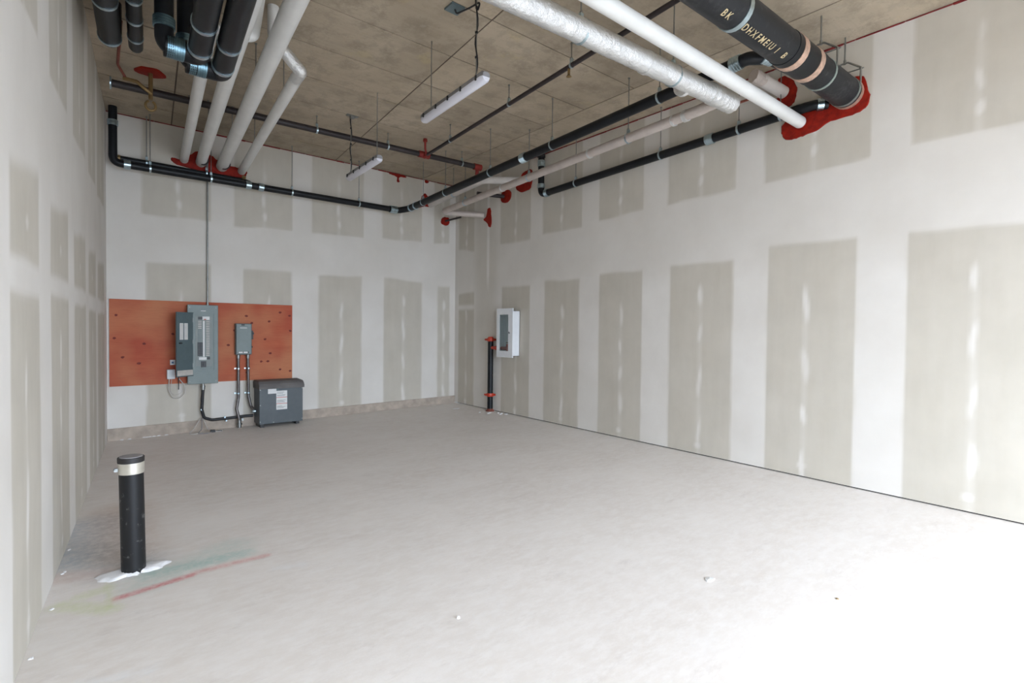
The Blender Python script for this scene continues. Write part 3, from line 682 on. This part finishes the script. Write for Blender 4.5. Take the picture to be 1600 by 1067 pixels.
part('cable', M_blk, r, lambda b: b.sweep([(-3.35, -5.06, H-.02), (-3.34, -5.07, H-.06), (-3.28, -5.2, H-.04), (-3.25, -5.32, H-.03), (-3.262, -5.295, H-.1)], .008, 8, bend=.03))
one('ceiling_bracket', lambda b: (b.box((-3.16, -2.10, H-.012), (-3.0, -2.04, H)), b.box((-3.11, -2.095, H-.04), (-3.05, -2.045, H-.012))), M_zinc, 'small metal bracket where the farther lamp rod meets the ceiling', 'bracket')

# ------------------------------------------------------------------ back wall equipment
r = thing('plywood_backboard', (-4.476, -.01, .705), 'red orange stained plywood board fixed to the back wall', 'board')
part('board', M_ply, r, lambda b: b.box((-5.696, -.022, .705), (-3.256, -.002, 1.925)))
for (px_, pz_) in ((-5.62, 1.70), (-5.64, 1.38), (-5.30, 1.30), (-4.95, 1.44), (-5.36, 1.02), (-5.55, 1.11), (-3.96, 1.73), (-3.88, 1.62), (-3.45, 1.80), (-3.62, 1.65), (-3.30, 1.75), (-3.29, 1.5), (-3.68, 1.36), (-4.22, 1.27), (-3.60, 1.13), (-3.45, .86), (-3.64, 1.0), (-3.29, .83), (-3.93, .90), (-3.95, .83), (-4.13, 1.5), (-3.74, 1.0)):
    part('knot', M_knot, r, lambda b: b.prism([(px_+random.uniform(.014, .03)*math.cos(a), -.0215, pz_+.017*math.sin(a)) for a in [k*math.pi/5 for k in range(10)]], (0, -.0015, 0)))

r = thing('electrical_panel', (-4.58, -.02, .69), 'tall grey breaker panel with its door swung open on the plywood board', 'electrical panel')
x0, x1, z0, z1, yf = -4.783, -4.38, .695, 1.878, -.14
part('body', M_panel, r, lambda b: b.box((x0+.01, yf+.012, z0+.01), (x1-.01, -.0225, z1-.01)))
part('trim_cover', M_panel, r, lambda b: b.box((x0, yf, z0), (x1, yf+.012, z1), bev=.004))
fx0_, fx1_, fz0, fz1 = -4.70, -4.44, .90, 1.745
part('opening_frame', M_panel, r, lambda b: (b.box((fx0_-.012, yf-.008, fz0-.012), (fx1_+.012, yf, fz0)), b.box((fx0_-.012, yf-.008, fz1), (fx1_+.012, yf, fz1+.012)),
                                            b.box((fx0_-.012, yf-.008, fz0), (fx0_, yf, fz1)), b.box((fx1_, yf-.008, fz0), (fx1_+.012, yf, fz1))))
part('dead_front', simple('dead_front_grey', (.20, .225, .21), .45, var=.06), r, lambda b: b.box((fx0_+.02, yf-.004, fz0+.06), (fx1_-.02, yf+.002, fz1-.04)))
cx = -4.572
part('number_strip', M_label, r, lambda b: b.box((cx-.012, yf-.009, 1.10), (cx+.010, yf-.004, 1.64)))
br0 = MB(); br0.box((0, -.006, 0), (.045, 0, .014)); proto = None
for k in range(21):
    for sx in (-1, 1):
        z = 1.115+k*.0255
        if sx < 0 and k < 8: continue
        xx = cx-.075 if sx < 0 else cx+.030
        part('breaker', M_beige if sx > 0 or k > 15 else M_panel, r, lambda b: (b.box((xx, yf-.010, z), (xx+.045, yf-.004, z+.013)), b.box((xx+.015, yf-.016, z+.003), (xx+.028, yf-.010, z+.010))))
for k in range(8):
    z = 1.115+k*.0255
    part('breaker', M_blk, r, lambda b: (b.box((cx-.08, yf-.022, z), (cx-.018, yf-.004, z+.0235)), b.box((cx-.055, yf-.032, z+.006), (cx-.04, yf-.022, z+.018))), 'black breaker')
part('warning_label', [M_label, M_lred, M_blk], r, lambda b: (b.box((cx-.018, yf-.012, 1.655), (cx+.075, yf-.004, 1.705)), b.box((cx+.0, yf-.0125, 1.655), (cx+.03, yf-.0121, 1.668), 1), b.box((cx-.075, yf-.012, 1.66), (cx-.02, yf-.004, 1.70), 2)), 'white and red label above the breakers')
part('name_label', [M_label, M_blk], r, lambda b: (b.box((cx-.065, yf-.012, 1.055), (cx+.035, yf-.004, 1.095)), b.box((cx+.042, yf-.012, 1.06), (cx+.08, yf-.004, 1.098), 1)), 'white label below the breakers')
part('main_breaker', M_blk, r, lambda b: (b.box((cx-.035, yf-.018, .945), (cx+.03, yf-.004, 1.035)), b.box((cx-.012, yf-.034, .975), (cx+.008, yf-.018, 1.01))), 'black main breaker')
part('maker_plate', M_label, r, lambda b: b.box((-4.61, yf-.003, 1.785), (-4.545, yf, 1.793)))
for (sx, sz) in ((x0+.03, z0+.04), (x1-.03, z0+.04), (x0+.03, z1-.04), (x1-.03, z1-.04)):
    part('screw', M_zinc, r, lambda b: b.lathe((sx, yf, sz), (0, -1, 0), [(0, .007), (.004, .006)], 10))
# open door: hinged on the left of the opening, swung out past the body
hx, hy = -4.715, yf-.006; ex, ey = -4.938, -.30
dd = Vector((ex-hx, ey-hy, 0)).normalized(); dn = Vector((dd.y, -dd.x, 0)); dn = dn if dn.y < 0 else -dn; DL = .285
def slab(b, t0, t1, za, zb, o0, o1, m=0):
    P = [Vector((hx, hy, 0))+dd*t+dn*o_ for t, o_ in ((t0, o0), (t1, o0), (t1, o1), (t0, o1))]
    o_ = len(b.v); b.v += [(p.x, p.y, za) for p in P]+[(p.x, p.y, zb) for p in P]
    for q in ((3, 2, 1, 0), (4, 5, 6, 7), (0, 1, 5, 4), (1, 2, 6, 5), (2, 3, 7, 6), (3, 0, 4, 7)): b.face([o_+i_ for i_ in q], m)
dr = part('door', M_panel2, r, lambda b: (slab(b, 0, DL, .82, 1.76, -.003, .003), slab(b, DL-.01, DL, .82, 1.76, .003, .016), slab(b, 0, DL, 1.75, 1.76, .003, .016), slab(b, 0, DL, .82, .83, .003, .016)), 'blue grey open door')
part('directory_card', [M_label, M_beige], dr, lambda b: [slab(b, a, a+.058, 1.36, 1.60, .003, .005, 0) for a in (.09, .165)]+[slab(b, a+.006, a+.052, 1.365+k*.019, 1.373+k*.019, .005, .0056, 1) for a in (.09, .165) for k in range(12)], 'pale circuit directory')
part('latch', M_blk, dr, lambda b: slab(b, DL-.09, DL-.05, 1.30, 1.32, .003, .02), 'black latch')
part('printed_strip', M_beige, dr, lambda b: slab(b, .005, DL-.012, .835, .915, .003, .006), 'pale printed strip')
for z in (.95, 1.3, 1.62): part('hinge', M_zinc, r, lambda b: b.cyl((hx, hy, z), (hx, hy, z+.06), .006, 8))

r = thing('disconnect_switch', (-4.02, -.02, 1.12), 'small grey disconnect switch box on the plywood board', 'switch box')
part('body', M_panel2, r, lambda b: b.box((-4.132, -.118, 1.12), (-3.902, -.022, 1.608), bev=.006))
dr = part('door', M_panel, r, lambda b: (b.box((-4.125, -.128, 1.128), (-3.909, -.118, 1.6), bev=.004), b.box((-4.10, -.1315, 1.30), (-3.96, -.128, 1.555), bev=.001)))
part('maker_plate', M_label, dr, lambda b: b.box((-4.075, -.134, 1.536), (-3.975, -.1315, 1.545)))
part('rating_label', [M_label, M_blk], dr, lambda b: [b.box((-4.10, -.1295, 1.14), (-3.95, -.128, 1.172), 1)]+[b.box((-4.095+k*.071, -.1305, 1.145), (-4.035+k*.071, -.1295, 1.167), 0) for k in range(2)], 'black and white rating label')
part('top_latch', M_blk, r, lambda b: b.box((-4.055, -.138, 1.575), (-4.01, -.128, 1.6)))
part('handle', M_blk, r, lambda b: (b.box((-3.902, -.10, 1.36), (-3.878, -.07, 1.50)), b.box((-3.888, -.125, 1.44), (-3.872, -.075, 1.47)), b.cyl((-3.902, -.09, 1.24), (-3.885, -.09, 1.24), .012, 8)))
part('handle_plate', M_lred, r, lambda b: b.box((-3.902, -.11, 1.50), (-3.894, -.06, 1.545)), 'red handle plate')

r = thing('transformer', (-3.52, -.2, -.02), 'dark grey floor standing transformer with a dusty lid and white labels', 'transformer')
part('enclosure', M_panel3, r, lambda b: b.box((-3.848, -.352, .03), (-3.19, -.035, .62)))
part('front_cover', M_panel3, r, lambda b: b.box((-3.848, -.36, .032), (-3.19, -.352, .60), bev=.002))
def lid(b):
    xa, xb, ya, yb = -3.862, -3.176, -.40, -.03; pr_ = [(ya, .585), (ya, .625), (ya+.02, .665), (ya+.07, .70), (yb-.03, .71), (yb, .69), (yb, .585)]
    o_ = len(b.v)
    for x, k in ((xa, 0), (xa+.015, 1), (xb-.015, 1), (xb, 0)):
        for y, z in pr_: b.v.append((x, y, z if k or z < .63 else z-.012))
    n_ = len(pr_)
    for q in range(3):
        for i_ in range(n_): j = (i_+1) % n_; b.face((o_+q*n_+i_, o_+q*n_+j, o_+(q+1)*n_+j, o_+(q+1)*n_+i_))
    b.face([o_+i_ for i_ in range(n_)]); b.face([o_+3*n_+i_ for i_ in range(n_)])
part('lid', M_dusty, r, lid, 'dusty rounded lid')
for xx in (-3.83, -3.29): part('foot', M_blk, r, lambda b: b.box((xx, -.34, fz(xx, -.3)-.003), (xx+.05, -.06, .032)))
part('warning_label', [M_label, M_lred], r, lambda b: (b.box((-3.725, -.363, .505), (-3.60, -.36, .60)), b.box((-3.715, -.3635, .59), (-3.62, -.363, .598), 1)), 'white warning label with orange edge')
part('small_label', M_panel2, r, lambda b: b.box((-3.598, -.362, .545), (-3.565, -.36, .60)))
part('rating_label', [M_label, M_lred, M_blk], r, lambda b: [b.box((-3.60, -.363, .245), (-3.435, -.36, .545))]+[b.box((-3.60, -.3638, z), (-3.435, -.363, z+.008), 1) for z in (.335, .435)]+[b.box((-3.59, -.3636, z), (-3.59+w_, -.363, z+.004), 2) for z, w_ in ((.27, .10), (.285, .13), (.30, .08), (.36, .12), (.375, .10), (.39, .13), (.46, .12), (.475, .13), (.50, .09), (.52, .11))], 'white rating label with red lines')
for sx, sz in ((-3.838, .57), (-3.838, .33), (-3.838, .07), (-3.2, .57), (-3.2, .07), (-3.64, .05)):
    part('screw', M_zinc, r, lambda b: b.lathe((sx, -.36, sz), (0, -1, 0), [(0, .009), (.005, .008)], 10))

# conduits
one('conduit', lambda b: (b.cyl((-4.505, -.036, 1.87), (-4.500, -.036, H), .0115, 12), b.lathe((-4.505, -.042, 1.875), (0, 0, 1), [(0, .02), (.03, .02), (.03, .014), (.05, .014)], 12), b.lathe((-4.504, -.036, 2.25), (0, 0, 1), [(0, .016), (.04, .016)], 10)), M_zinc, 'thin vertical steel conduit rising from the breaker panel to the ceiling', 'conduit')
r = thing('flexible_conduit', (-4.5, -.07, .1), 'black flexible conduit curving from the breaker panel down to the transformer', 'conduit')
part('sheath', M_blk, r, lambda b: b.sweep([(-4.575, -.09, .62), (-4.59, -.08, .30), (-4.56, -.07, .17), (-4.45, -.055, .125), (-4.2, -.05, .13), (-3.98, -.05, .14), (-3.87, -.06, .14)], .022, 14, bend=.07, step=.02, wob=.02))
part('connector', M_zinc, r, lambda b: b.lathe((-4.575, -.09, .60), (0, 0, 1), [(0, .028), (.04, .028), (.04, .034), (.06, .034), (.06, .024), (.10, .024)], 14))
for (sx, sz) in ((-4.595, .30), (-4.28, .155), (-4.26, .10)): part('strap', M_steel, r, lambda b: b.lathe((sx, -.10, sz), (0, 1, 0), [(0, .012), (.03, .014)], 10))
for (pts, lb, lab2) in (([(-4.087, -.07, 1.09), (-4.085, -.07, .45), (-4.115, -.085, .27), (-4.085, -.11, .12), (-4.08, -.11, fz(-4.08, -.07))], 'armoured conduit dropping from the disconnect switch straight to the floor', 0),
                        ([(-3.949, -.07, 1.09), (-3.94, -.07, .46), (-3.91, -.09, .30), (-3.878, -.13, .24), (-3.85, -.15, .22)], 'armoured conduit from the disconnect switch bending into the transformer', 1)):
    r = thing('armoured_conduit', pts[2], lb, 'conduit')
    part('sheath', M_armor, r, lambda b: b.sweep(pts, .021, 14, bend=.08, step=.015, wob=.03))
    part('connector', M_zinc, r, lambda b: b.lathe((pts[0][0], -.07, 1.06), (0, 0, 1), [(0, .024), (.03, .024), (.03, .03), (.05, .03), (.05, .02), (.065, .02)], 14))
    for z in (.89, .50): part('strap', M_steel, r, lambda b: (b.lathe((pts[1][0], -.07, z), (0, 0, 1), [(0, .024), (.02, .024)], 14), b.box((pts[1][0]-.05, -.03, z), (pts[1][0], -.022, z+.02))))
    if not lab2: part('floor_bushing', M_zinc, r, lambda b: (b.lathe((pts[-1][0], -.11, fz(-4.08, -.07)-.003), (0, 0, 1), [(0, .03), (.05, .03), (.05, .04), (.075, .04), (.075, .028), (.12, .028)], 14), b.box((-4.05, -.12, .08), (-4.02, -.09, .12))))
    else: part('side_connector', M_steel, r, lambda b: b.lathe((-3.90, -.14, .22), (1, -.1, 0), [(0, .026), (.02, .034), (.035, .034), (.035, .026), (.05, .026)], 14))

# small devices left of the panel and their cables
r = thing('data_jack', (-4.95, -.03, 1.02), 'small white square jack with a blue centre left of the open panel door', 'wall jack')
part('face', M_wpl, r, lambda b: b.box((-4.99, -.055, .985), (-4.925, -.022, 1.06), bev=.004))
part('port', simple('blue_port', (.05, .12, .25), .4), r, lambda b: b.box((-4.972, -.058, 1.008), (-4.945, -.055, 1.035)), 'blue port')
r = thing('terminal_box', (-4.99, -.03, .83), 'white terminal box with dangling thin cables below the small jack', 'wall box')
part('box', M_wpl, r, lambda b: b.box((-5.03, -.075, .78), (-4.93, -.022, .92), bev=.006))
part('loop_cable', M_beige, r, lambda b: b.sweep([(-5.0, -.05, .79), (-5.01, -.05, .62), (-4.96, -.05, .50), (-4.87, -.05, .49), (-4.80, -.05, .56), (-4.81, -.05, .68), (-4.88, -.045, .78)], .007, 8, bend=.06))
part('loop_cable', M_beige, r, lambda b: b.sweep([(-4.97, -.06, .79), (-4.99, -.06, .60), (-4.93, -.06, .53), (-4.84, -.06, .57), (-4.84, -.06, .70)], .004, 8, bend=.06))
part('black_lead', M_blk, r, lambda b: b.cyl((-4.885, -.06, .80), (-4.885, -.06, .62), .006, 8), 'short black lead')
CL = ('pale cable loop reaching farthest left on the floor under the breaker panel', 'grey cable crossing the middle of the tangle under the breaker panel', 'short pale cable end at the right of the tangle under the breaker panel')
for k, (pts, mt) in enumerate((([(-4.60, -.05, .17), (-4.70, -.13, .03), (-4.78, -.22, -.03), (-4.72, -.27, -.03), (-4.60, -.24, -.028)], M_beige),
                ([(-4.58, -.05, .17), (-4.60, -.14, .01), (-4.68, -.28, -.03), (-4.56, -.32, -.028), (-4.46, -.22, -.025)], M_grey),
                ([(-4.57, -.05, .16), (-4.52, -.14, .0), (-4.42, -.28, -.026), (-4.34, -.22, -.026)], M_beige))):
    one('loose_cable', lambda b: b.sweep(pts, .0065, 8, bend=.05), mt, CL[k], 'cable', 'cable tangle under the panel')
one('cable_clamp', lambda b: (b.box((-4.50, -.26, fz(-4.5, -.2)), (-4.44, -.20, .0)), b.box((-4.47, -.24, fz(-4.5, -.2)), (-4.35, -.22, -.015))), M_blk, 'small black clamp lying on the floor by the cable tangle', 'clamp')

# ------------------------------------------------------------------ fire hose cabinet and standpipe
r = thing('fire_hose_cabinet', (-.08, -1.88, 1.08), 'white fire hose cabinet with a glass door on the right wall', 'cabinet')
ya, yb, za, zb3 = -2.08, -1.66, 1.095, 1.89
def shell(b):
    t = .006
    b.box((-.16, ya, za), (-.004, ya+t, zb3)); b.box((-.16, yb-t, za), (-.004, yb, zb3)); b.box((-.16, ya, za), (-.004, yb, za+t)); b.box((-.16, ya, zb3-t), (-.004, yb, zb3)); b.box((-.01, ya, za), (-.004, yb, zb3))
part('body', M_cabw, r, shell)
da, db, dz0, dz1 = -2.095, -1.645, 1.065, 1.935
gy0, gy1, gz0, gz1 = -1.975, -1.725, 1.18, 1.825
dr = part('door', M_cabw, r, lambda b: (b.box((-.178, da, dz0), (-.16, gy0, dz1)), b.box((-.178, gy1, dz0), (-.16, db, dz1)), b.box((-.178, gy0, dz0), (-.16, gy1, gz0)), b.box((-.178, gy0, gz1), (-.16, gy1, dz1))))
part('glass_pane', M_glass, dr, lambda b: b.box((-.172, gy0, gz0), (-.167, gy1, gz1)))
part('latch', M_zinc, dr, lambda b: (b.lathe((-.178, -2.01, 1.50), (-1, 0, 0), [(0, .014), (.012, .012)], 12), b.box((-.20, -2.016, 1.49), (-.188, -2.004, 1.52))))
r = thing('hose_valve', (-.08, -1.85, 1.12), 'rust red hose valve and pipe inside the glass front cabinet', 'valve')
part('valve_body', M_rcoup, r, lambda b: (b.cyl((-.08, -1.672, 1.22), (-.08, -1.90, 1.22), .032, 14), b.cyl((-.08, -1.87, 1.17), (-.08, -1.87, 1.30), .04, 14)))
part('handwheel', M_rust, r, lambda b: b.lathe((-.08, -1.87, 1.30), (0, 0, 1), [(0, .01), (.02, .01), (.02, .045), (.032, .045)], 16))

sx_, sy_ = -.085, -1.345; fzs = fz(sx_, sy_)
r = thing('standpipe', (sx_, sy_, fzs), 'black vertical standpipe with red couplings beside the white cabinet', 'pipe')
part('pipe', M_black, r, lambda b: b.cyl((sx_, sy_, fzs+.01), (sx_, sy_, 1.36), .052, 24))
def grooved(zc, bolts=True):
    def f_(b):
        b.lathe((sx_, sy_, zc-.03), (0, 0, 1), [(0, .053), (0, .064), (.018, .068), (.042, .068), (.06, .064), (.06, .053)], 24)
        for sg in (-1, 1): b.cyl((sx_+sg*.055, sy_-.06*sg-.02, zc), (sx_+sg*.055, sy_-.06*sg+.04, zc), .014, 10); b.box((sx_+sg*.06-.016, sy_-sg*.05-.02, zc-.018), (sx_+sg*.06+.016, sy_-sg*.05+.02, zc+.018))
    return f_
part('coupling', M_rcoup, r, grooved(.34), 'red grooved coupling'); part('coupling', M_rcoup, r, grooved(1.37), 'red grooved coupling')
part('end_cap', M_rcoup, r, lambda b: b.lathe((sx_, sy_, 1.39), (0, 0, 1), [(0, .054), (.02, .054), (.035, .04)], 24), 'red end cap')
part('outlet', M_rcoup, r, lambda b: (b.cyl((sx_, sy_-.03, 1.22), (sx_+.002, -1.56, 1.22), .03, 16), b.lathe((sx_, -1.52, 1.22), (0, -1, 0), [(0, .042), (.05, .045), (.07, .03), (.13, .03)], 16)), 'red side outlet')
part('flange', M_rust, r, lambda b: (b.lathe((sx_, sy_, fzs-.002), (0, 0, 1), [(0, .08), (.018, .08), (.03, .06), (.05, .054)], 24)), 'rusty base flange')

# ------------------------------------------------------------------ pipe stub in the floor
bx, by = -5.764, -5.066; bz = fz(bx, by)
r = thing('floor_pipe_stub', (bx, by, bz), 'capped black pipe stub standing out of the floor by the left wall', 'pipe')
tip = Vector((bx-.012, by, .69))
part('pipe', M_scuff, r, lambda b: b.cyl((bx, by, bz-.02), tip, .066, 36))
part('clamp_band', M_silverb, r, lambda b: b.lathe((bx-.0105, by, .612), (0, 0, 1), [(0, .066), (0, .070)]+[(.006+k*.008+e_, .070+(.0015 if e_ == .004 else 0)) for k in range(8) for e_ in (0, .004)]+[(.072, .070), (.072, .066)], 36), 'ribbed silver band')
part('clamp_screw', M_zinc, r, lambda b: (b.box((bx-.098, by-.012, .63), (bx-.075, by+.012, .65)), b.cyl((bx-.095, by-.025, .64), (bx-.095, by+.02, .64), .007, 8)))
part('cap', M_cap, r, lambda b: b.lathe((bx-.012, by, .682), (0, 0, 1), [(0, .068), (0, .0715), (.030, .0725), (.034, .070), (.034, .062), (.030, .060)], 36), 'black rubber cap')
part('cap_top', M_grey, r, lambda b: b.lathe((bx-.012, by, .712), (0, 0, 1), [(0, .064), (.008, .062)], 36), 'grey cap disc')
def mud(b):
    n_ = 44; o_ = len(b.v)
    for k_, (rr, h) in enumerate(((1, 0), (.85, .010), (.6, .016), (.3, .018))):
        for i_ in range(n_):
            a = 2*math.pi*i_/n_; e = .115*abs(math.cos(a-.12))**3+.088+.012*math.sin(a*7)+.010*math.sin(a*13+1)
            px_, py_ = bx+e*rr*math.cos(a), by+e*.9*rr*math.sin(a); b.v.append((px_, py_, fz(px_, py_)+h+(random.uniform(-.003, .004) if k_ else -.002)))
    for k_ in range(3):
        for i_ in range(n_): j = (i_+1) % n_; b.face((o_+k_*n_+i_, o_+k_*n_+j, o_+(k_+1)*n_+j, o_+(k_+1)*n_+i_), 0, True)
    b.face([o_+3*n_+i_ for i_ in range(n_)])
part('plaster_ring', M_plaster, r, mud, 'rough white plaster smeared round the base')

# ------------------------------------------------------------------ scraps on the floor
def scrap(x, y, sx, sy, h, label, name='plaster_crumb', cat='debris', mat=None, group=None):
    def f_(b):
        n_ = 9; z = fz(x, y); o_ = len(b.v); rad = [random.uniform(.7, 1.15) for _ in range(n_)]
        for k_, (q, hh) in enumerate(((1, 0), (.85, .7), (.4, 1))):
            for i_ in range(n_):
                a = 2*math.pi*i_/n_; b.v.append((x+sx*rad[i_]*q*math.cos(a), y+sy*rad[i_]*q*math.sin(a), z-.001+h*hh*random.uniform(.8, 1.2) if k_ else z-.001))
        for k_ in range(2):
            for i_ in range(n_): j = (i_+1) % n_; b.face((o_+k_*n_+i_, o_+k_*n_+j, o_+(k_+1)*n_+j, o_+(k_+1)*n_+i_))
        b.face([o_+2*n_+i_ for i_ in range(n_)])
    return one(name, f_, mat or M_plaster, label, cat, group)
scrap(-2.972, -7.452, .045, .03, .008, 'small crumpled white paper scrap in the middle of the open floor', 'paper_scrap', 'paper scrap', M_label)
scrap(-4.454, -6.839, .012, .012, .010, 'tiny white plaster crumb on the floor in the centre foreground')
scrap(-2.60, -8.05, .010, .012, .006, 'tiny tan pebble on the floor at right foreground', 'pebble', 'pebble', M_brass)
for (x, y, s) in ((-.20, -1.50, .05), (-.28, -1.55, .03), (-.10, -1.62, .03), (-.14, -1.74, .035), (-.08, -1.70, .02), (-.06, -1.80, .05), (-.33, -1.36, .02)):
    scrap(x, y, s, s*.6, .012, 'white plaster crumb on the floor at the foot of the standpipe', group='plaster crumbs by the standpipe')
scrap(-.42, -.72, .09, .05, .008, 'flat white plaster scrap on the floor near the back right corner')
for k in range(6):
    y = random.uniform(-6.3, -4.2); scrap(xl(y)+random.uniform(.02, .05), y, .012, .016, .005, 'white plaster crumb along the foot of the left wall', group='plaster crumbs along the left wall')
for k in range(8):
    x = random.uniform(-5.6, -5.0); scrap(x, -.035, .025, .012, .012, 'pale crumb at the foot of the back wall kerb, left end', group='crumbs along the back kerb')

for o in bpy.data.objects:
    if '_o' in o: del o['_o']
